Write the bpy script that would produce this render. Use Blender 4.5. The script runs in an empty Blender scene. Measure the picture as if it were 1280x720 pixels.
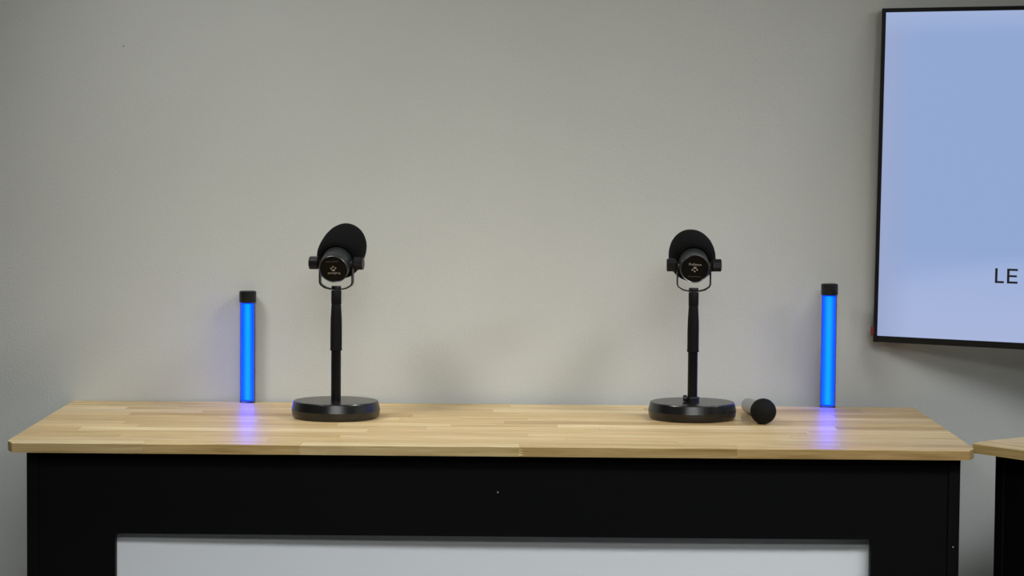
import bpy, bmesh, math, random
from mathutils import Vector, Matrix

# ------------------------------------------------------------------ camera, world, lights
T = 0.94                       # height of the desk tops above the floor
R = math.radians
scene = bpy.context.scene
col = scene.collection

cam_d = bpy.data.cameras.new('camera')
cam_d.sensor_width = 36.0
cam_d.lens = 88.6
cam_d.clip_start = 0.05
cam = bpy.data.objects.new('camera', cam_d)
col.objects.link(cam)
cam.matrix_world = (Matrix.Translation((0.0265, -4.2575, T + 0.494))
                    @ Matrix.Rotation(R(90.0 - 3.54), 4, 'X')
                    @ Matrix.Rotation(0.0083, 4, 'Z'))
scene.camera = cam

world = bpy.data.worlds.new('world')
scene.world = world
world.use_nodes = True
bg = world.node_tree.nodes['Background']
bg.inputs[0].default_value = (0.9, 0.95, 1.0, 1)
bg.inputs[1].default_value = 0.05

vs = scene.view_settings
vs.view_transform = 'Standard'
vs.look = 'None'
vs.exposure = 0.15
vs.gamma = 1.0
vs.use_curve_mapping = False
scene.cycles.use_denoising = True
scene.cycles.max_bounces = 8
scene.cycles.diffuse_bounces = 5
scene.cycles.transparent_max_bounces = 12
scene.cycles.sample_clamp_indirect = 4.0


def panel_light(name, loc, size, watts, colour, aim=None, spread=180):
    d = bpy.data.lights.new(name, 'AREA')
    d.shape = 'RECTANGLE'
    d.size, d.size_y = size
    d.energy = watts
    d.color = colour
    d.spread = R(spread)
    o = bpy.data.objects.new(name, d)
    o.location = loc
    if aim:
        o.rotation_euler = (Vector(aim) - Vector(loc)).to_track_quat('-Z', 'Y').to_euler()
    col.objects.link(o)
    return o


# small studio panels near the wall, an added fill strip and one further back, all turned to the set
WARM = (0.985, 1.0, 0.965)
COOL = (0.97, 1.0, 1.03)
panel_light('studio_panel_light_1', (2.80, -0.79, 2.54), (0.36, 0.36), 1.6, WARM, (0.00, 0.33, 1.10), 48)
panel_light('studio_panel_light_2', (1.25, -0.62, 2.50), (0.36, 0.36), 1.75, WARM, (-0.25, 0.10, 0.90), 60)
panel_light('studio_panel_light_3', (-1.05, -0.62, 2.50), (0.42, 0.42), 3.3, WARM, (-0.05, 0.08, 0.90), 74)
panel_light('added_fill_strip', (0.80, -2.60, 2.45), (2.7, 0.50), 7.4, COOL, (0.50, -0.28, 0.36), 50)  # added fill, aimed low to brighten the white panel and desk fronts
panel_light('studio_strip_light_2', (0.00, -4.60, 2.50), (2.4, 0.6), 56, WARM)


# ------------------------------------------------------------------ materials
def lin(c):
    return tuple(((v / 255.0) / 12.92 if v <= 10 else (((v / 255.0) + 0.055) / 1.055) ** 2.4) for v in c)


def new_mat(name):
    m = bpy.data.materials.new(name)
    m.use_nodes = True
    nt = m.node_tree
    b = nt.nodes['Principled BSDF']
    return m, nt, b


def simple(name, rgb, rough=0.5, metal=0.0, spec=0.5, bump=None):
    m, nt, b = new_mat(name)
    b.inputs['Base Color'].default_value = (*rgb, 1)
    b.inputs['Roughness'].default_value = rough
    b.inputs['Metallic'].default_value = metal
    b.inputs['Specular IOR Level'].default_value = spec
    tc = nt.nodes.new('ShaderNodeTexCoord')
    n = nt.nodes.new('ShaderNodeTexNoise')
    n.inputs['Scale'].default_value = bump[0] if bump else 300
    n.inputs['Detail'].default_value = 3
    nt.links.new(tc.outputs['Object'], n.inputs['Vector'])
    bp = nt.nodes.new('ShaderNodeBump')
    bp.inputs['Strength'].default_value = bump[1] if bump else 0.05
    bp.inputs['Distance'].default_value = bump[2] if bump else 0.0005
    nt.links.new(n.outputs['Fac'], bp.inputs['Height'])
    nt.links.new(bp.outputs['Normal'], b.inputs['Normal'])
    return m


def wall_mat():
    m, nt, b = new_mat('painted_wall')
    tc = nt.nodes.new('ShaderNodeTexCoord')
    n1 = nt.nodes.new('ShaderNodeTexNoise')
    n1.inputs['Scale'].default_value = 3.0
    n1.inputs['Detail'].default_value = 6
    n1.inputs['Roughness'].default_value = 0.6
    nt.links.new(tc.outputs['Object'], n1.inputs['Vector'])
    ra = nt.nodes.new('ShaderNodeValToRGB')
    ra.color_ramp.elements[0].position = 0.3
    ra.color_ramp.elements[0].color = (0.562, 0.573, 0.548, 1)
    ra.color_ramp.elements[1].position = 0.7
    ra.color_ramp.elements[1].color = (0.587, 0.598, 0.574, 1)
    nt.links.new(n1.outputs['Fac'], ra.inputs['Fac'])
    nt.links.new(ra.outputs['Color'], b.inputs['Base Color'])
    b.inputs['Roughness'].default_value = 0.75
    b.inputs['Specular IOR Level'].default_value = 0.3
    n2 = nt.nodes.new('ShaderNodeTexNoise')          # roller stipple
    n2.inputs['Scale'].default_value = 260
    n2.inputs['Detail'].default_value = 3
    nt.links.new(tc.outputs['Object'], n2.inputs['Vector'])
    bp = nt.nodes.new('ShaderNodeBump')
    bp.inputs['Strength'].default_value = 0.35
    bp.inputs['Distance'].default_value = 0.0012
    nt.links.new(n2.outputs['Fac'], bp.inputs['Height'])
    nt.links.new(bp.outputs['Normal'], b.inputs['Normal'])
    return m


def wood_mat(name='oiled_hardwood', edge=None):
    """Oiled hardwood; tone of each stave comes from its object colour, grain runs along local X."""
    m, nt, b = new_mat(name)
    L = nt.links.new
    oi = nt.nodes.new('ShaderNodeObjectInfo')
    tc = nt.nodes.new('ShaderNodeTexCoord')
    off = nt.nodes.new('ShaderNodeVectorMath'); off.operation = 'SCALE'
    off.inputs[0].default_value = (37.0, 53.0, 71.0)
    L(oi.outputs['Random'], off.inputs['Scale'])
    add = nt.nodes.new('ShaderNodeVectorMath'); add.operation = 'ADD'
    L(tc.outputs['Object'], add.inputs[0]); L(off.outputs[0], add.inputs[1])
    mp = nt.nodes.new('ShaderNodeMapping')
    mp.inputs['Scale'].default_value = (3.0, 55.0, 55.0)
    L(add.outputs[0], mp.inputs['Vector'])
    n = nt.nodes.new('ShaderNodeTexNoise')
    n.inputs['Scale'].default_value = 1.6
    n.inputs['Detail'].default_value = 5
    n.inputs['Roughness'].default_value = 0.55
    n.inputs['Distortion'].default_value = 0.6
    L(mp.outputs[0], n.inputs['Vector'])
    mp2 = nt.nodes.new('ShaderNodeMapping')
    mp2.inputs['Scale'].default_value = (14.0, 500.0, 500.0)
    L(add.outputs[0], mp2.inputs['Vector'])
    n2 = nt.nodes.new('ShaderNodeTexNoise')
    n2.inputs['Scale'].default_value = 1.0
    n2.inputs['Detail'].default_value = 2
    L(mp2.outputs[0], n2.inputs['Vector'])
    ra = nt.nodes.new('ShaderNodeValToRGB')
    e = ra.color_ramp.elements
    e[0].position = 0.25; e[0].color = (0.60, 0.53, 0.42, 1)
    e[1].position = 0.62; e[1].color = (1.0, 1.0, 1.0, 1)
    k = e.new(0.45); k.color = (0.89, 0.86, 0.79, 1)
    L(n.outputs['Fac'], ra.inputs['Fac'])
    ra2 = nt.nodes.new('ShaderNodeValToRGB')
    e = ra2.color_ramp.elements
    e[0].position = 0.3; e[0].color = (0.80, 0.77, 0.71, 1)
    e[1].position = 0.6; e[1].color = (1, 1, 1, 1)
    L(n2.outputs['Fac'], ra2.inputs['Fac'])
    m1 = nt.nodes.new('ShaderNodeMix'); m1.data_type = 'RGBA'; m1.blend_type = 'MULTIPLY'
    m1.inputs[0].default_value = 1.0
    L(oi.outputs['Color'], m1.inputs[6]); L(ra.outputs['Color'], m1.inputs[7])
    m2 = nt.nodes.new('ShaderNodeMix'); m2.data_type = 'RGBA'; m2.blend_type = 'MULTIPLY'
    m2.inputs[0].default_value = 1.0
    L(m1.outputs[2], m2.inputs[6]); L(ra2.outputs['Color'], m2.inputs[7])
    out_c = m2.outputs[2]
    if edge:                                        # stave sides tinted darker: weaker light on them put into the colour
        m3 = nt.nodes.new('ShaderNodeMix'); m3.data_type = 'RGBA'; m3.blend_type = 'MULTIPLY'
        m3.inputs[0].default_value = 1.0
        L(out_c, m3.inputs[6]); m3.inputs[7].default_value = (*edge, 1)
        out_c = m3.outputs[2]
    L(out_c, b.inputs['Base Color'])
    b.inputs['Roughness'].default_value = 0.40
    b.inputs['Specular IOR Level'].default_value = 0.11
    bp = nt.nodes.new('ShaderNodeBump')
    bp.inputs['Strength'].default_value = 0.12
    bp.inputs['Distance'].default_value = 0.0006
    L(n2.outputs['Fac'], bp.inputs['Height'])
    L(bp.outputs['Normal'], b.inputs['Normal'])
    return m


def emit_mat(name, rgb, strength=1.0):
    m, nt, b = new_mat(name)
    b.inputs['Base Color'].default_value = (0.02, 0.02, 0.02, 1)
    b.inputs['Roughness'].default_value = 0.4
    b.inputs['Emission Color'].default_value = (*rgb, 1)
    b.inputs['Emission Strength'].default_value = strength
    return m


def diffuser_mat(name, rgb, strength, clear):
    m = bpy.data.materials.new(name)
    m.use_nodes = True
    nt = m.node_tree
    nt.nodes.clear()
    out = nt.nodes.new('ShaderNodeOutputMaterial')
    mix = nt.nodes.new('ShaderNodeMixShader')
    mix.inputs[0].default_value = clear
    e = nt.nodes.new('ShaderNodeEmission')
    e.inputs[0].default_value = (*rgb, 1)
    e.inputs[1].default_value = strength
    t = nt.nodes.new('ShaderNodeBsdfTransparent')
    nt.links.new(e.outputs[0], mix.inputs[1])
    nt.links.new(t.outputs[0], mix.inputs[2])
    nt.links.new(mix.outputs[0], out.inputs[0])
    return m


def led_mat():
    """LED strip: greenest and brightest along its middle line."""
    m, nt, b = new_mat('blue_led_strip')
    L = nt.links.new
    tc = nt.nodes.new('ShaderNodeTexCoord')
    sp = nt.nodes.new('ShaderNodeSeparateXYZ')
    L(tc.outputs['Object'], sp.inputs[0])
    ab = nt.nodes.new('ShaderNodeMath'); ab.operation = 'ABSOLUTE'
    L(sp.outputs['X'], ab.inputs[0])
    mr = nt.nodes.new('ShaderNodeMapRange')
    mr.interpolation_type = 'SMOOTHSTEP'
    mr.inputs['From Min'].default_value = 0.0
    mr.inputs['From Max'].default_value = 0.0105
    mr.inputs['To Min'].default_value = 0.0
    mr.inputs['To Max'].default_value = 1.0
    L(ab.outputs[0], mr.inputs['Value'])
    mx = nt.nodes.new('ShaderNodeMix'); mx.data_type = 'RGBA'
    L(mr.outputs[0], mx.inputs[0])
    mx.inputs[6].default_value = (0.0, 0.0345, 1.0, 1)
    mx.inputs[7].default_value = (0.0, 0.0060, 1.0, 1)
    b.inputs['Base Color'].default_value = (0.02, 0.02, 0.02, 1)
    L(mx.outputs[2], b.inputs['Emission Color'])
    b.inputs['Emission Strength'].default_value = 17.0
    return m


def acrylic_mat():
    m = bpy.data.materials.new('clear_acrylic')
    m.use_nodes = True
    nt = m.node_tree
    nt.nodes.clear()
    out = nt.nodes.new('ShaderNodeOutputMaterial')
    mix = nt.nodes.new('ShaderNodeMixShader')
    fr = nt.nodes.new('ShaderNodeFresnel')
    fr.inputs['IOR'].default_value = 1.18
    g = nt.nodes.new('ShaderNodeBsdfGlossy')
    g.inputs['Color'].default_value = (0.8, 0.8, 0.85, 1)
    g.inputs['Roughness'].default_value = 0.15
    t = nt.nodes.new('ShaderNodeBsdfTransparent')
    t.inputs['Color'].default_value = (0.96, 0.97, 1.0, 1)
    nt.links.new(fr.outputs[0], mix.inputs[0])
    nt.links.new(t.outputs[0], mix.inputs[1])
    nt.links.new(g.outputs[0], mix.inputs[2])
    nt.links.new(mix.outputs[0], out.inputs[0])
    return m


def screen_mat():
    """The slide on the screen: pale blue, a lighter swoosh over its lower part."""
    m, nt, b = new_mat('lit_screen')
    L = nt.links.new
    tc = nt.nodes.new('ShaderNodeTexCoord')
    sp = nt.nodes.new('ShaderNodeSeparateXYZ')
    L(tc.outputs['Object'], sp.inputs[0])           # X 0..width, Z 0..height of the panel

    def math_(op, a, bb, clamp=False):
        n = nt.nodes.new('ShaderNodeMath'); n.operation = op; n.use_clamp = clamp
        for i, v in enumerate((a, bb)):
            if isinstance(v, (int, float)):
                n.inputs[i].default_value = v
            else:
                L(v, n.inputs[i])
        return n.outputs[0]
    x, z = sp.outputs['X'], sp.outputs['Z']
    curve = math_('ADD', 0.095, math_('MULTIPLY', math_('POWER', x, 0.6), 0.14))
    swoosh = math_('MULTIPLY', math_('SUBTRACT', curve, z), 28.0, True)
    low = math_('SUBTRACT', 1.0, math_('MULTIPLY', z, 6.0), True)
    left = math_('SUBTRACT', 1.0, math_('MULTIPLY', x, 16.0), True)
    top = math_('MULTIPLY', math_('SUBTRACT', z, 0.54), 18.0, True)

    def mixc(fac, a, bb):
        n = nt.nodes.new('ShaderNodeMix'); n.data_type = 'RGBA'
        L(fac, n.inputs[0])
        for i, v in ((6, a), (7, bb)):
            if isinstance(v, tuple):
                n.inputs[i].default_value = (*v, 1)
            else:
                L(v, n.inputs[i])
        return n.outputs[2]
    c = mixc(swoosh, lin((150, 174, 219)), lin((162, 183, 226)))
    c = mixc(low, c, lin((174, 188, 228)))
    c = mixc(left, c, lin((160, 174, 213)))
    c = mixc(top, c, lin((170, 187, 226)))
    b.inputs['Base Color'].default_value = (0.01, 0.01, 0.01, 1)
    b.inputs['Roughness'].default_value = 0.35
    b.inputs['Specular IOR Level'].default_value = 0.2
    L(c, b.inputs['Emission Color'])
    b.inputs['Emission Strength'].default_value = 0.82
    return m


M = {
    'wall': wall_mat(),
    'wood': wood_mat(),
    'wood_edge_shade': wood_mat('shaded_hardwood_edge', (0.66, 0.61, 0.50)),
    'ceiling': simple('ceiling_tile', (0.75, 0.75, 0.73), 0.9),
    'floor': simple('grey_carpet', (0.10, 0.10, 0.105), 0.95, bump=(900, 0.5, 0.002)),
    'paint': simple('black_satin_paint', (0.0022, 0.0022, 0.0023), 0.55, spec=0.10, bump=(90, 0.12, 0.0008)),
    'cloth': simple('white_panel', (0.86, 0.885, 0.90), 0.7, bump=(160, 0.15, 0.0008)),
    'powder': simple('black_powder_coat', (0.005, 0.005, 0.0052), 0.42, spec=0.35, bump=(900, 0.25, 0.0003)),
    'satin': simple('black_satin_tube', (0.003, 0.003, 0.003), 0.28, spec=0.3),
    'rubber': simple('black_rubber_grip', (0.004, 0.004, 0.004), 0.6, spec=0.15),
    'coat': simple('black_base_coat', (0.006, 0.006, 0.006), 0.26, spec=0.6, bump=(900, 0.05, 0.0001)),
    'foam': simple('black_foam', (0.0045, 0.0045, 0.0045), 1.0, spec=0.12, bump=(700, 0.6, 0.0012)),
    'gunmetal': simple('gunmetal_body', (0.085, 0.09, 0.092), 0.36, metal=0.8),
    'capface': simple('end_cap_black', (0.003, 0.0026, 0.0022), 0.45, spec=0.15),
    'print': simple('grey_print', (0.42, 0.36, 0.33), 0.5),
    'dimprint': simple('dim_print', (0.05, 0.045, 0.042), 0.5),
    'steel': simple('silver_barrel', (0.36, 0.37, 0.38), 0.35, metal=0.9),
    'grille': simple('black_grille', (0.004, 0.004, 0.004), 0.75, spec=0.2, bump=(1400, 0.6, 0.0008)),
    'bezel': simple('tv_black', (0.004, 0.004, 0.004), 0.35),
    'screen': screen_mat(),
    'ink': simple('slide_ink', (0.012, 0.013, 0.018), 0.5),
    'red': simple('red_sticker', (0.20, 0.02, 0.015), 0.5),
    'blue': diffuser_mat('blue_diffuser', (0.0, 0.085, 1.0), 1.4, 0.6),
    'bluecore': led_mat(),
    'housing': simple('grey_backing', (0.12, 0.125, 0.14), 0.5),
    'acrylic': acrylic_mat(),
    'cap': simple('black_cap', (0.004, 0.004, 0.006), 0.4),
    'speck': simple('pale_speck', (0.5, 0.48, 0.44), 0.6),
    'darkspeck': simple('dark_speck', (0.10, 0.09, 0.08), 0.8),
}


# ------------------------------------------------------------------ mesh helpers
def link(name, bm, mat, parent=None, smooth=False, loc=None):
    bmesh.ops.recalc_face_normals(bm, faces=bm.faces)
    me = bpy.data.meshes.new(name)
    bm.to_mesh(me)
    bm.free()
    if smooth:
        me.polygons.foreach_set('use_smooth', [True] * len(me.polygons))
        try:
            me.set_sharp_from_angle(angle=R(38 if smooth is True else smooth))
        except Exception:
            pass
    me.materials.append(M[mat])
    o = bpy.data.objects.new(name, me)
    col.objects.link(o)
    if parent:
        o.parent = parent
    if loc:
        o.location = loc
    return o


def box(bm, x0, x1, y0, y1, z0, z1, bevel=0.0, seg=1):
    r = bmesh.ops.create_cube(bm, size=1.0)
    vs_ = r['verts']
    for v in vs_:
        v.co = Vector((x0 + (v.co.x + .5) * (x1 - x0), y0 + (v.co.y + .5) * (y1 - y0), z0 + (v.co.z + .5) * (z1 - z0)))
    if bevel:
        es = list({e for v in vs_ for e in v.link_edges})
        bmesh.ops.bevel(bm, geom=es, offset=bevel, segments=seg, affect='EDGES', profile=0.5)
    return bm


def mbox(*a, **k):
    return box(bmesh.new(), *a, **k)


def prism(bm, pts, z0, z1, bevel=0.0):
    lo = [bm.verts.new((x, y, z0)) for x, y in pts]
    hi = [bm.verts.new((x, y, z1)) for x, y in pts]
    n = len(pts)
    bm.faces.new(lo[::-1]); bm.faces.new(hi)
    for i in range(n):
        bm.faces.new((lo[i], lo[(i + 1) % n], hi[(i + 1) % n], hi[i]))
    if bevel:
        es = [e for e in bm.edges if e.verts[0] in hi and e.verts[1] in hi]
        bmesh.ops.bevel(bm, geom=es, offset=bevel, segments=2, affect='EDGES', profile=0.5)
    return bm


def lathe(bm, prof, n=48, mat=None, a0=0.0, a1=2 * math.pi, wob=None):
    """Revolve (radius, height) pairs round Z; mat maps the result into place."""
    closed = abs(a1 - a0 - 2 * math.pi) < 1e-6
    cnt = n if closed else n + 1
    rings = []
    for r, z in prof:
        if r < 1e-7:
            rings.append([bm.verts.new((0, 0, z))])
        else:
            ring = []
            for i in range(cnt):
                a = a0 + (a1 - a0) * i / n
                rr = r * (1 + (wob(a, z) if wob else 0))
                ring.append(bm.verts.new((rr * math.cos(a), rr * math.sin(a), z)))
            rings.append(ring)
    for p, q in zip(rings, rings[1:]):
        for i in range(n):
            j = (i + 1) % cnt
            if len(p) == 1 and len(q) == 1:
                continue
            if len(p) == 1:
                bm.faces.new((p[0], q[j], q[i]))
            elif len(q) == 1:
                bm.faces.new((p[i], p[j], q[0]))
            else:
                bm.faces.new((p[i], p[j], q[j], q[i]))
    if mat is not None:
        bmesh.ops.transform(bm, matrix=mat, verts=bm.verts)
    return bm


def thing(name, label, cat, loc=(0, 0, 0), rz=0.0, group=None):
    o = bpy.data.objects.new(name, None)
    o.empty_display_size = 0.05
    col.objects.link(o)
    o.location = loc
    o.rotation_euler = (0, 0, rz)
    o['label'] = label
    o['category'] = cat
    if group:
        o['group'] = group
    return o


def struct(name, bm, mat):
    o = link(name, bm, mat)
    o['kind'] = 'structure'
    return o


def text_mesh(body, size, extrude):
    c = bpy.data.curves.new('t', 'FONT')
    c.body = body
    c.size = size
    c.extrude = extrude
    c.align_x = 'CENTER'
    c.align_y = 'CENTER'
    o = bpy.data.objects.new('t', c)
    col.objects.link(o)
    dg = bpy.context.evaluated_depsgraph_get()
    me = bpy.data.meshes.new_from_object(o.evaluated_get(dg))
    bpy.data.objects.remove(o)
    bpy.data.curves.remove(c)
    bm = bmesh.new()
    bm.from_mesh(me)
    bpy.data.meshes.remove(me)
    return bm


# ------------------------------------------------------------------ the room
WX, WY, WS = -0.4515, 0.3132, 0.0256        # the back wall runs a little askew behind the desk
WALL = math.atan(WS)
back = struct('wall_back', mbox(-5.0, 6.0, 0.0, 0.12, 0.0, 2.6), 'wall')
back.location = (WX, WY, 0)
back.rotation_euler = (0, 0, WALL)
struct('wall_left', mbox(-5.12, -5.0, -8.6, 0.9, 0.0, 2.6), 'wall')
struct('wall_right', mbox(5.0, 5.12, -8.6, 0.9, 0.0, 2.6), 'wall')
struct('wall_front', mbox(-5.12, 5.12, -8.72, -8.6, 0.0, 2.6), 'wall')
struct('floor', mbox(-5.12, 5.12, -8.72, 0.9, -0.1, 0.0), 'floor')
struct('ceiling', mbox(-5.12, 5.12, -8.72, 0.9, 2.6, 2.7), 'ceiling')
# two small scuffs in the paint
for (x, z, r) in ((-0.2265, T + 0.643, 0.0013), (-0.4725, T - 0.245, 0.0016)):
    lathe_m = Matrix.Translation((x, 0.0, z)) @ Matrix.Rotation(R(90), 4, 'X')
    link('nail_hole', lathe(bmesh.new(), [(0, 0.0004), (r, 0.0004), (r, -0.001)], 10, lathe_m), 'darkspeck', back)


# ------------------------------------------------------------------ desks
W2, D2, TH, CH = 0.765, 0.3110, 0.0155, 0.012
CY = 0.028
Y0 = -0.0065                                # middle of the main desk
ROWS = 14
LIGHT = (0.86, 0.69, 0.43)
PALE = (0.79, 0.605, 0.345)
MID = (0.72, 0.535, 0.285)
DEEP = (0.59, 0.415, 0.205)


def jitter(c, rnd, a=0.05):
    k = 1 + rnd.uniform(-a, a)
    return (c[0] * k, c[1] * k * (1 + rnd.uniform(-.015, .015)), c[2] * k * (1 + rnd.uniform(-.04, .04)), 1)


def tabletop(desk, rows, seed):
    rnd = random.Random(seed)
    g = 0.0012
    core = [(-W2 + g, D2 - g), (-W2 + g, -D2 + CY + g), (-W2 + CH + g, -D2 + g),
            (W2 - CH - g, -D2 + g), (W2 - g, -D2 + CY + g), (W2 - g, D2 - g)]
    top = link('tabletop', prism(bmesh.new(), core, T - TH + g, T - g), 'wood', desk)
    top.color = (*MID, 1)
    dy = 2 * D2 / ROWS
    for i in range(ROWS):
        y0, y1 = -D2 + i * dy, -D2 + (i + 1) * dy
        spec = rows.get(i)
        if spec is None:
            x = -W2 - rnd.uniform(0.0, 0.35)
            spec = []
            prev = None
            while x < W2:
                x += rnd.uniform(0.26, 0.52)
                if W2 - x < 0.08:
                    x = W2
                tone = rnd.choice([t for t in (PALE, PALE, MID, MID, MID, DEEP) if t is not prev])
                prev = tone
                if x > -W2 + 0.05:
                    spec.append((min(x, W2), tone))
        x0 = -W2
        for x1, tone in spec:
            j = 0.00012
            a = x0 + (j if x0 > -W2 else 0)
            b_ = x1 - (j if x1 < W2 else 0)
            if i == 0:
                pts = []
                pts += [(a, y0 + CY), (a + CH, y0)] if x0 <= -W2 else [(a, y0)]
                pts += [(b_ - CH, y0), (b_, y0 + CY)] if x1 >= W2 else [(b_, y0)]
                pts += [(b_, y1 - j), (a, y1 - j)]
            else:
                pts = [(a, y0 + j), (b_, y0 + j), (b_, y1 - j), (a, y1 - j)]
            cx, cy = (a + b_) / 2, (y0 + y1) / 2
            bm = prism(bmesh.new(), [(p[0] - cx, p[1] - cy) for p in pts], -TH, 0.0, 0.0009 if i == 0 else 0.0)
            if i == 0 and tone is LIGHT and x0 > -W2:      # fingers of the glued joint
                for q in range(3):
                    zc = -0.0045 - 0.0040 * q
                    f = [bm.verts.new((b_ - cx + dx, -dy / 2 - 0.00025 + ddy, zc + dz))
                         for dx, ddy, dz in ((0, 0, .0014), (.008, 0, 0), (0, 0, -.0014), (0, .002, .0014), (.008, .002, 0), (0, .002, -.0014))]
                    for t in ((0, 1, 2), (3, 5, 4), (0, 3, 4, 1), (1, 4, 5, 2), (2, 5, 3, 0)):
                        bm.faces.new([f[k] for k in t])
            bm.normal_update()
            s = link('stave', bm, 'wood', top, loc=(cx, cy, T))
            s.data.materials.append(M['wood_edge_shade'])
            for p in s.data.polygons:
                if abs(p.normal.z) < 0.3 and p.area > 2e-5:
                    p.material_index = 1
            s.color = jitter(tone, rnd)
            x0 = x1
    return top


def desk(name, label, loc, rz, rows, seed):
    d = thing(name, label, 'desk', loc, rz, 'butcher block desks')
    tabletop(d, rows, seed)
    bx, fy, by, ox = 0.7415, -D2 + 0.036, D2 - 0.02, 0.0045
    zt = T - TH
    for s in (-1, 1):
        x0, x1 = sorted((s * bx + ox, s * (bx - 0.019) + ox))
        link('side_panel', mbox(x0, x1, fy, by, 0.0, zt, bevel=0.0012), 'paint', d)
    # front panel with its large cut-out: one board
    hx, hz0, hz1 = 0.6015, 0.16, T - 0.1490
    px, py0, py1 = bx - 0.019, fy + 0.004, fy + 0.022
    bm = bmesh.new()
    o_ = [(-px, 0.0), (px, 0.0), (px, zt), (-px, zt)]
    rr, h_ = 0.006, []
    for cx_, cz_, a0 in ((hx - rr, hz1 - rr, 0), (-hx + rr, hz1 - rr, 90), (-hx + rr, hz0 + rr, 180), (hx - rr, hz0 + rr, 270)):
        h_.append([(cx_ + rr * math.cos(R(a0 + 30 * k)), cz_ + rr * math.sin(R(a0 + 30 * k))) for k in range(4)])
    # order of the corners: top right, top left, bottom left, bottom right
    for y, back_ in ((py0, False), (py1, True)):
        O = [bm.verts.new((x + ox, y, z)) for x, z in (o_[2], o_[3], o_[0], o_[1])]
        H = [[bm.verts.new((x + ox, y, z)) for x, z in c] for c in h_]
        for k in range(4):
            n = (k + 1) % 4
            bm.faces.new([O[k]] + [O[n]] + [H[n][0]] + H[k][::-1][:1])
            bm.faces.new([O[k]] + H[k][::-1])
        if not back_:
            OF, HF = O, H
    OB, HB = O, H
    for k in range(4):
        bm.faces.new((OF[k], OF[(k + 1) % 4], OB[(k + 1) % 4], OB[k]))
    fl, bl = [v for c in HF for v in c], [v for c in HB for v in c]
    for k in range(len(fl)):
        n = (k + 1) % len(fl)
        bm.faces.new((fl[k], fl[n], bl[n], bl[k]))
    link('front_panel', bm, 'paint', d)
    # white infill sheet, bowed back a little in the middle
    bm = bmesh.new()
    nx, nz = 24, 10
    grid = []
    for a in range(nx + 1):
        u = -1 + 2 * a / nx
        grid.append([])
        for c in range(nz + 1):
            w = c / nz
            yy = py1 + 0.004 + 0.016 * (1 - (u - 0.25) ** 2 * 0.64) * 1.0
            grid[-1].append((u * (px - 0.004) + ox, yy, 0.03 + w * (T - 0.09 - 0.03)))
    for off in (0.0, 0.003):
        V = [[bm.verts.new((x, y + off, z)) for x, y, z in r] for r in grid]
        for a in range(nx):
            for c in range(nz):
                bm.faces.new((V[a][c], V[a + 1][c], V[a + 1][c + 1], V[a][c + 1]))
    me = link('infill_panel', bm, 'cloth', d, smooth=True)
    me['label'] = 'white infill sheet behind the cut-out'
    link('back_rail', mbox(-px + ox, px + ox, by - 0.03, by - 0.011, T - 0.12, zt, bevel=0.001), 'paint', d)
    return d


main_rows = {
    0: [(-0.548, LIGHT), (-0.300, PALE), (0.045, LIGHT), (0.388, MID), (W2, MID)],
    1: [(-0.355, PALE), (0.30, MID), (0.56, PALE), (W2, MID)],
    2: [(-0.60, MID), (-0.245, MID), (0.12, PALE), (0.46, MID), (W2, PALE)],
    3: [(-0.43, MID), (0.06, MID), (0.49, PALE), (W2, MID)],
    4: [(-0.68, MID), (-0.205, LIGHT), (0.10, MID), (0.52, MID), (W2, PALE)],
    5: [(-0.59, PALE), (-0.11, MID), (0.18, PALE), (0.53, PALE), (W2, PALE)],
    6: [(-0.62, PALE), (-0.26, MID), (-0.07, LIGHT), (0.11, MID), (0.58, LIGHT), (W2, DEEP)],
    7: [(-0.40, MID), (0.02, MID), (0.44, DEEP), (W2, MID)],
    8: [(-0.47, MID), (-0.16, PALE), (0.06, MID), (0.40, PALE), (W2, MID)],
    9: [(-0.63, PALE), (-0.14, DEEP), (0.25, MID), (W2, PALE)],
    10: [(-0.51, LIGHT), (-0.05, MID), (0.36, MID), (0.60, PALE), (W2, DEEP)],
    11: [(-0.65, LIGHT), (-0.24, MID), (0.00, MID), (0.33, LIGHT), (W2, MID)],
    12: [(-0.56, PALE), (-0.10, MID), (0.27, PALE), (0.66, DEEP), (W2, PALE)],
    13: [(-0.40, MID), (0.03, MID), (0.44, PALE), (W2, PALE)],
}
main_desk = desk('desk', 'long black desk with butcher block top carrying the microphones and blue tubes', (-0.005, Y0, 0), 0.0, main_rows, 3)

# two pale flecks on its black paint
for name, x, y, z in (('paint_chip', 0.0115, -D2 + 0.040, T - 0.078), ('paint_chip', 0.7365, -D2 + 0.036, T - 0.159)):
    m_ = Matrix.Translation((x, y, z)) @ Matrix.Rotation(R(90), 4, 'X')
    link(name, lathe(bmesh.new(), [(0, 0.0004), (0.0011, 0.0004), (0.0012, -0.0005)], 8, m_), 'speck', main_desk)

# the next desk along, turned towards the middle of the room; only its corner is in view
a2 = math.atan2(-0.8, 0.6)
corner = Vector((0.763, -0.2135, 0))
c2 = corner + Matrix.Rotation(a2, 3, 'Z') @ Vector((W2, D2, 0))
side_rows = {0: [(-0.30, PALE), (0.2, MID), (W2, MID)], 1: [(-0.55, LIGHT), (0.1, MID), (W2, PALE)],
             2: [(-0.45, LIGHT), (0.0, MID), (W2, PALE)]}
desk('desk', 'angled second desk, only its wooden corner and black edge showing below the television', c2, a2, side_rows, 8)


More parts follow.
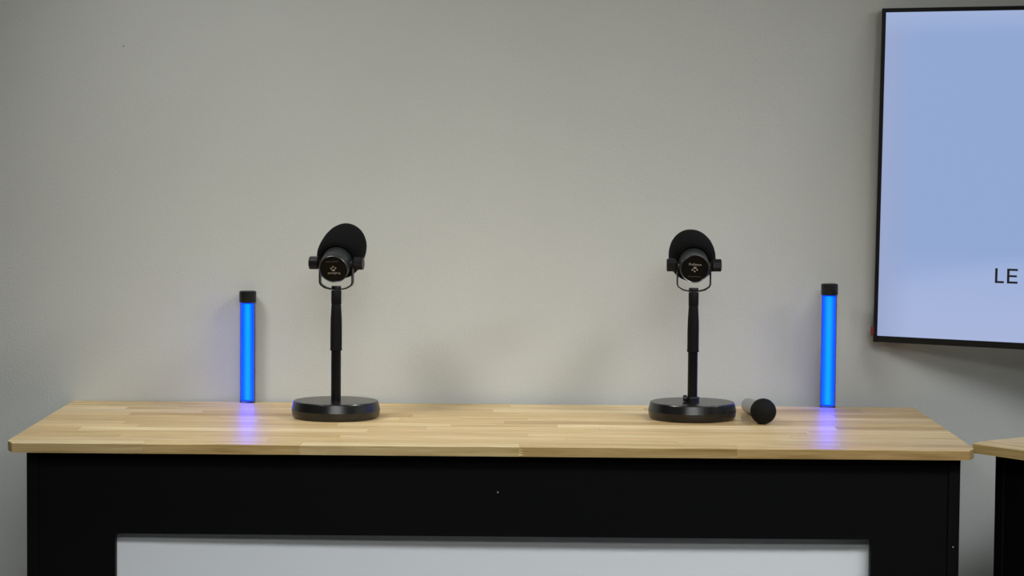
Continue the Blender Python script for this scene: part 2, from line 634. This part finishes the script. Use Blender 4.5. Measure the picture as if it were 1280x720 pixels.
# ------------------------------------------------------------------ television
def television():
    w, h, th = 1.07, 0.605, 0.012
    t = thing('television', 'wall-mounted television with thin black frame and pale blue slide, beside the right tube', 'television')
    # local frame: X along the screen from its left edge, Y into the wall, Z up from the lower edge
    base = Matrix.Translation((0.685, 0.317, T + 0.1185)) @ Matrix.Rotation(R(-30), 4, 'Z') @ Matrix.Rotation(R(-1.6), 4, 'X')
    t.matrix_world = base
    bl, bt, bb = 0.0075, 0.0075, 0.0115
    bm = bmesh.new()
    box(bm, 0, bl, -0.002, th, 0, h, bevel=0.0008)
    box(bm, w - bl, w, -0.002, th, 0, h, bevel=0.0008)
    box(bm, bl, w - bl, -0.002, th, h - bt, h, bevel=0.0008)
    box(bm, bl, w - bl, -0.002, th, 0, bb, bevel=0.0008)
    link('frame', bm, 'bezel', t)
    bm = mbox(0.004, w - 0.004, th, th + 0.010, 0.004, h - 0.004, bevel=0.002)
    box(bm, 0.10, w - 0.10, th + 0.010, th + 0.045, 0.05, 0.40, bevel=0.012, seg=2)
    link('back_housing', bm, 'bezel', t)
    sc = link('screen', mbox(0, w - 2 * bl, 0.0, 0.008, 0, h - bt - bb), 'screen', t, loc=(bl, 0, bb))
    # the slide's lettering, as far as the frame lets it be read
    def glyph(rects):
        b2 = bmesh.new()
        for x0, x1, z0, z1 in rects:
            box(b2, x0, x1, -0.0004, 0.0002, z0, z1)
        return b2
    px = 0.001685                                   # size of one picture dot on the slide
    H, S = 0.0262, 0.0044
    lx, lz = 0.2270 - bl, 0.1155 - bb
    link('lettering', glyph([(lx, lx + S, lz, lz + H), (lx + S, lx + 0.0165, lz, lz + S * 0.85)]), 'ink', sc)
    ex = lx + 0.0220
    link('lettering', glyph([(ex, ex + S, lz, lz + H), (ex + S, ex + 0.0195, lz, lz + S * 0.85),
                             (ex + S, ex + 0.0180, lz + H * 0.5 - S * 0.4, lz + H * 0.5 + S * 0.4),
                             (ex + S, ex + 0.0195, lz + H - S * 0.85, lz + H)]), 'ink', sc)
    s = link('sticker', mbox(-0.0045, 0.0015, -0.0028, 0.010, 0.012, 0.027, bevel=0.001), 'red', t)
    s['label'] = 'small red tag on the lower left edge'
    # folding wall arm behind the set
    inv = base.inverted()
    def wall_pt(x, z):
        return inv @ Vector((x, WY + WS * (x - WX), z))
    bm = bmesh.new()
    p = wall_pt(1.12, T + 0.40)
    n = (inv.to_3x3() @ Vector((math.sin(WALL), -math.cos(WALL), 0))).normalized()
    q = Vector((p.x, th + 0.045, p.z)) + Vector((-0.10, 0, -0.06))
    d = q - (p + n * 0.004)
    mat = Matrix.Translation(p + n * 0.004) @ d.to_track_quat('Z', 'Y').to_matrix().to_4x4()
    box(bm, -0.03, 0.03, -0.02, 0.02, 0.0, d.length, bevel=0.003)
    bmesh.ops.transform(bm, matrix=mat, verts=bm.verts)
    link('wall_arm', bm, 'bezel', t)
    return t


television()


# ------------------------------------------------------------------ blue light tubes
def light_tube(label, x, y, h, cap_h, rz):
    t = thing('light_tube', label, 'light tube', (x, y, T), rz, 'blue light tubes')
    r = 0.0138
    hb = h - cap_h
    # local -Y is where the tube shines
    link('outer_tube', lathe(bmesh.new(), [(r - 0.0006, 0.0), (r, 0.0006), (r, hb)], 40), 'acrylic', t, smooth=True)
    ri = r - 0.0008
    prof = [(0.0, 0.003), (ri - 0.0015, 0.003), (ri, 0.0045), (ri, hb - 0.0005)]
    link('diffuser', lathe(bmesh.new(), prof, 28, None, math.pi, 2 * math.pi), 'blue', t, smooth=True)
    bm = bmesh.new()
    bm.faces.new([bm.verts.new((px_, -0.0003, pz_)) for px_, pz_ in
                  ((-ri + 0.0006, 0.005), (ri - 0.0006, 0.005), (ri - 0.0006, hb - 0.003), (-ri + 0.0006, hb - 0.003))])
    link('led_strip', bm, 'bluecore', t)
    prof = [(0.0, 0.0014), (ri, 0.0014), (ri, hb - 0.0003), (0, hb - 0.0003)]
    bm = lathe(bmesh.new(), prof, 20, None, 0.0, math.pi)
    bmesh.ops.holes_fill(bm, edges=[e for e in bm.edges if e.is_boundary], sides=0)
    link('backing', bm, 'housing', t)
    rc = 0.0153
    c = link('end_cap', lathe(bmesh.new(), [(0, hb), (rc - 0.0006, hb), (rc, hb + 0.0008), (rc, h - 0.0012), (rc - 0.0012, h), (rc - 0.003, h), (rc - 0.0035, h - 0.0008), (0, h - 0.0008)], 40), 'cap', t, smooth=True)
    c['label'] = 'black cap on top of the tube'
    return t


light_tube('shorter glowing blue light tube with black cap behind the left microphone', -0.4515, 0.2940, 0.2030, 0.0205, R(-27))
light_tube('taller glowing blue light tube with black cap beside the television', 0.6010, 0.2940, 0.2248, 0.0200, R(-30))


# ------------------------------------------------------------------ desk microphones
def desk_microphone(label, x, y, yaw, elev, roll, piv_l, screws):
    t = thing('desk_microphone', label, 'microphone', (x, y, T), 0.0, 'desk microphones')
    link('base', lathe(bmesh.new(), [(0, 0.0), (0.0700, 0.0), (0.0735, 0.0020), (0.0752, 0.0060), (0.0762, 0.0135), (0.0764, 0.0145),
                                     (0.0735, 0.0278), (0.0728, 0.0292), (0.0716, 0.0298), (0, 0.0300)], 96), 'coat', t, smooth=14)
    link('pole', lathe(bmesh.new(), [(0.0, 0.0295), (0.0086, 0.0295), (0.0086, 0.120), (0, 0.120)], 32), 'satin', t, smooth=True)
    link('grip_sleeve', lathe(bmesh.new(), [(0.0, 0.1165), (0.0098, 0.1165), (0.0106, 0.1170), (0.0106, 0.1190), (0.0100, 0.1195), (0.0100, 0.1550),
                                            (0.0097, 0.170), (0.0090, 0.183), (0.0084, 0.1945), (0.0078, 0.1958), (0, 0.1958)], 32), 'rubber', t, smooth=True)
    link('clutch', lathe(bmesh.new(), [(0.0, 0.1958), (0.0082, 0.1958), (0.0088, 0.1970), (0.0088, 0.2190), (0.0080, 0.2201), (0.0, 0.2201)], 32), 'rubber', t, smooth=True)
    if screws:
        bm = lathe(bmesh.new(), [(0, 0.0298), (0.0125, 0.0298), (0.0125, 0.037), (0.0118, 0.038), (0, 0.038)], 6, Matrix.Rotation(R(10), 4, 'Z'))
        link('collar_nut', bm, 'powder', t)
        m = Matrix.Translation((-0.010, -0.004, 0.0360)) @ Matrix.Rotation(R(-90), 4, 'Y') @ Matrix.Rotation(R(0), 4, 'Z')
        link('set_screw', lathe(bmesh.new(), [(0, 0), (0.0055, 0), (0.0055, 0.0055), (0.0045, 0.0065), (0, 0.0065)], 12, m), 'powder', t)
    PZ = 0.2668
    Ry = Matrix.Rotation(yaw, 4, 'Z')
    # U-shaped strap, thin across, wide along the microphone
    ax, zb, zt_, th, c = 0.0297, 0.2211, PZ + 0.006, 0.0022, 0.0125
    outer = [(-ax, zt_), (-ax, zb + c), (-ax + 0.0022, zb + 0.0075), (-ax + 0.010, zb + 0.0022), (-0.010, zb), (0.010, zb), (ax - 0.010, zb + 0.0022), (ax - 0.0022, zb + 0.0075), (ax, zb + c), (ax, zt_)]
    inner = [(-ax + th, zt_), (-ax + th, zb + c), (-ax + 0.0022 + th * .8, zb + 0.0075 + th * .6), (-ax + 0.010 + th * .5, zb + 0.0022 + th), (-0.010, zb + th), (0.010, zb + th),
             (ax - 0.010 - th * .5, zb + 0.0022 + th), (ax - 0.0022 - th * .8, zb + 0.0075 + th * .6), (ax - th, zb + c), (ax - th, zt_)]
    bm = bmesh.new()
    n = len(outer)
    hw = 0.0062
    V = [[bm.verts.new((px_, s * hw, pz_)) for px_, pz_ in pts] for s in (-1, 1) for pts in (outer, inner)]
    for k in range(n - 1):
        bm.faces.new((V[0][k], V[0][k + 1], V[1][k + 1], V[1][k]))
        bm.faces.new((V[2][k], V[2][k + 1], V[3][k + 1], V[3][k]))
        bm.faces.new((V[0][k], V[0][k + 1], V[2][k + 1], V[2][k]))
        bm.faces.new((V[1][k], V[1][k + 1], V[3][k + 1], V[3][k]))
    for k in (0, n - 1):
        bm.faces.new((V[0][k], V[1][k], V[3][k], V[2][k]))
    bmesh.ops.transform(bm, matrix=Ry, verts=bm.verts)
    link('yoke', bm, 'powder', t)
    link('mounting_bolt', lathe(bmesh.new(), [(0, 0.2231), (0.0084, 0.2231), (0.0084, 0.2265), (0.0078, 0.2275), (0, 0.2275)], 24), 'powder', t, smooth=True)
    for s in (-1, 1):
        m = Ry @ Matrix.Translation((s * 0.0272, 0, PZ)) @ Matrix.Rotation(R(90 * s), 4, 'Y') @ Matrix.Rotation(R(18), 4, 'Z')
        k = link('knob', lathe(bmesh.new(), [(0, 0.003), (0.0075, 0.003), (0.0080, 0.0035), (0.0112, 0.0045), (0.0116, 0.0055), (0.0116, 0.0185), (0.0104, 0.0200), (0, 0.0200)], 8, m), 'powder', t)
        m2 = Ry @ Matrix.Translation((s * 0.0215, 0, PZ)) @ Matrix.Rotation(R(90 * s), 4, 'Y')
        link('washer', lathe(bmesh.new(), [(0, 0), (0.0048, 0), (0.0048, 0.0062), (0, 0.0062)], 16, m2), 'gunmetal', t)
    # microphone: its axis runs away from the lens and upwards; local Z is the axis from the end cap to the foam
    A = (Matrix.Translation((0, 0, PZ)) @ Ry @ Matrix.Rotation(R(-90) + elev, 4, 'X') @ Matrix.Rotation(roll, 4, 'Z')
         @ Matrix.Translation((0, 0, -piv_l)))
    body = link('mic_body', lathe(bmesh.new(), [(0.0225, 0.0022), (0.0246, 0.0), (0.0254, 0.0010), (0.0256, 0.0035), (0.0245, 0.0040), (0.0245, 0.0046), (0.0258, 0.0052),
                                               (0.0258, 0.040), (0.0250, 0.060), (0, 0.060)], 64, A), 'gunmetal', t, smooth=True)
    link('end_cap', lathe(bmesh.new(), [(0, 0.0015), (0.0236, 0.0012), (0.0240, 0.0032), (0, 0.0050)], 64, A), 'capface', body, smooth=True)
    # print on the end cap: mirrored into the viewer's frame (Z towards the viewer, X right, Y up)
    P = A @ Matrix.Translation((0, 0, 0.0011)) @ Matrix.Rotation(math.pi, 4, 'X') @ Matrix.Rotation(math.pi, 4, 'Z') @ Matrix.Rotation(math.pi, 4, 'Z')
    bm = text_mesh('PreSonus', 0.0058, 0.0002)
    bmesh.ops.transform(bm, matrix=P @ Matrix.Translation((0, 0.0078, 0)), verts=bm.verts)
    link('lettering', bm, 'print', body)
    bm = bmesh.new()
    prism(bm, [(-0.0019, 0.0034), (0.0024, 0.0034), (0.0030, 0.0010), (0.0012, 0.0004), (-0.0028, 0.0004)], -0.0002, 0.0003)
    for cx, cy in ((-0.0040, -0.0020), (0.0040, -0.0016), (0.0, -0.0046)):
        prism(bm, [(cx + 0.0014 * math.cos(R(45 * k + 20)), cy + 0.0014 * math.sin(R(45 * k + 20))) for k in range(8)], -0.0002, 0.0003)
    bmesh.ops.transform(bm, matrix=P, verts=bm.verts)
    link('emblem', bm, 'print', body)
    bm = bmesh.new()
    for k in range(9):
        xx = -0.0112 + k * 0.0026
        prism(bm, [(xx, -0.0150), (xx + 0.0018, -0.0150), (xx + 0.0018, -0.0134), (xx, -0.0134)], -0.0002, 0.0003)
    bmesh.ops.transform(bm, matrix=P, verts=bm.verts)
    link('small_print', bm, 'dimprint', body)

    # foam windscreen, slightly dented
    def wob(a, z):
        return 0.012 * math.sin(2 * a + 40 * z) + 0.008 * math.sin(3 * a - 1.0 + 25 * z)
    prof = [(0.0256, 0.036), (0.0300, 0.0345), (0.0345, 0.0365), (0.0378, 0.043), (0.0396, 0.053), (0.0405, 0.066), (0.0405, 0.080), (0.0398, 0.092),
            (0.0378, 0.105), (0.0340, 0.117), (0.0285, 0.127), (0.0205, 0.1345), (0.0110, 0.1385), (0, 0.140)]
    link('windscreen', lathe(bmesh.new(), prof, 56, A, wob=wob), 'foam', t, smooth=True)
    return t


desk_microphone('black desk microphone near the shorter blue tube, head turned slightly to the right', -0.2755, 0.0675, R(-9), R(22), R(176), 0.026, False)
desk_microphone('black desk microphone beside the loose handheld microphone, head pointing straight back', 0.3410, 0.0960, R(0.5), R(15.5), R(2), 0.021, True)


# ------------------------------------------------------------------ loose handheld microphone
def handheld():
    t = thing('handheld_microphone', 'handheld microphone with silver barrel and black ball head lying on the desk', 'microphone', (0.4570, 0.0200, T), 0.0)
    hz, tz = 0.0222, 0.0125
    tail = Vector((-0.0090, 0.188, tz))
    head = Vector((0, 0, hz))
    d = tail - head
    A = Matrix.Translation(head) @ d.to_track_quat('Z', 'Y').to_matrix().to_4x4()
    L = d.length
    link('barrel', lathe(bmesh.new(), [(0, 0.018), (0.0165, 0.018), (0.0172, 0.026), (0.0158, 0.050), (0.0138, 0.090), (0.0124, L - 0.004), (0.0115, L - 0.001), (0, L)], 40, A), 'steel', t, smooth=True)
    hp = [(0, -0.0218), (0.0080, -0.0208), (0.0140, -0.0178), (0.0190, -0.0118), (0.0215, -0.0045), (0.0220, 0.002), (0.0216, 0.008), (0.0200, 0.016), (0.0180, 0.0225), (0.0168, 0.0245), (0, 0.0245)]
    link('ball_head', lathe(bmesh.new(), hp, 48, A), 'grille', t, smooth=True)
    return t


handheld()
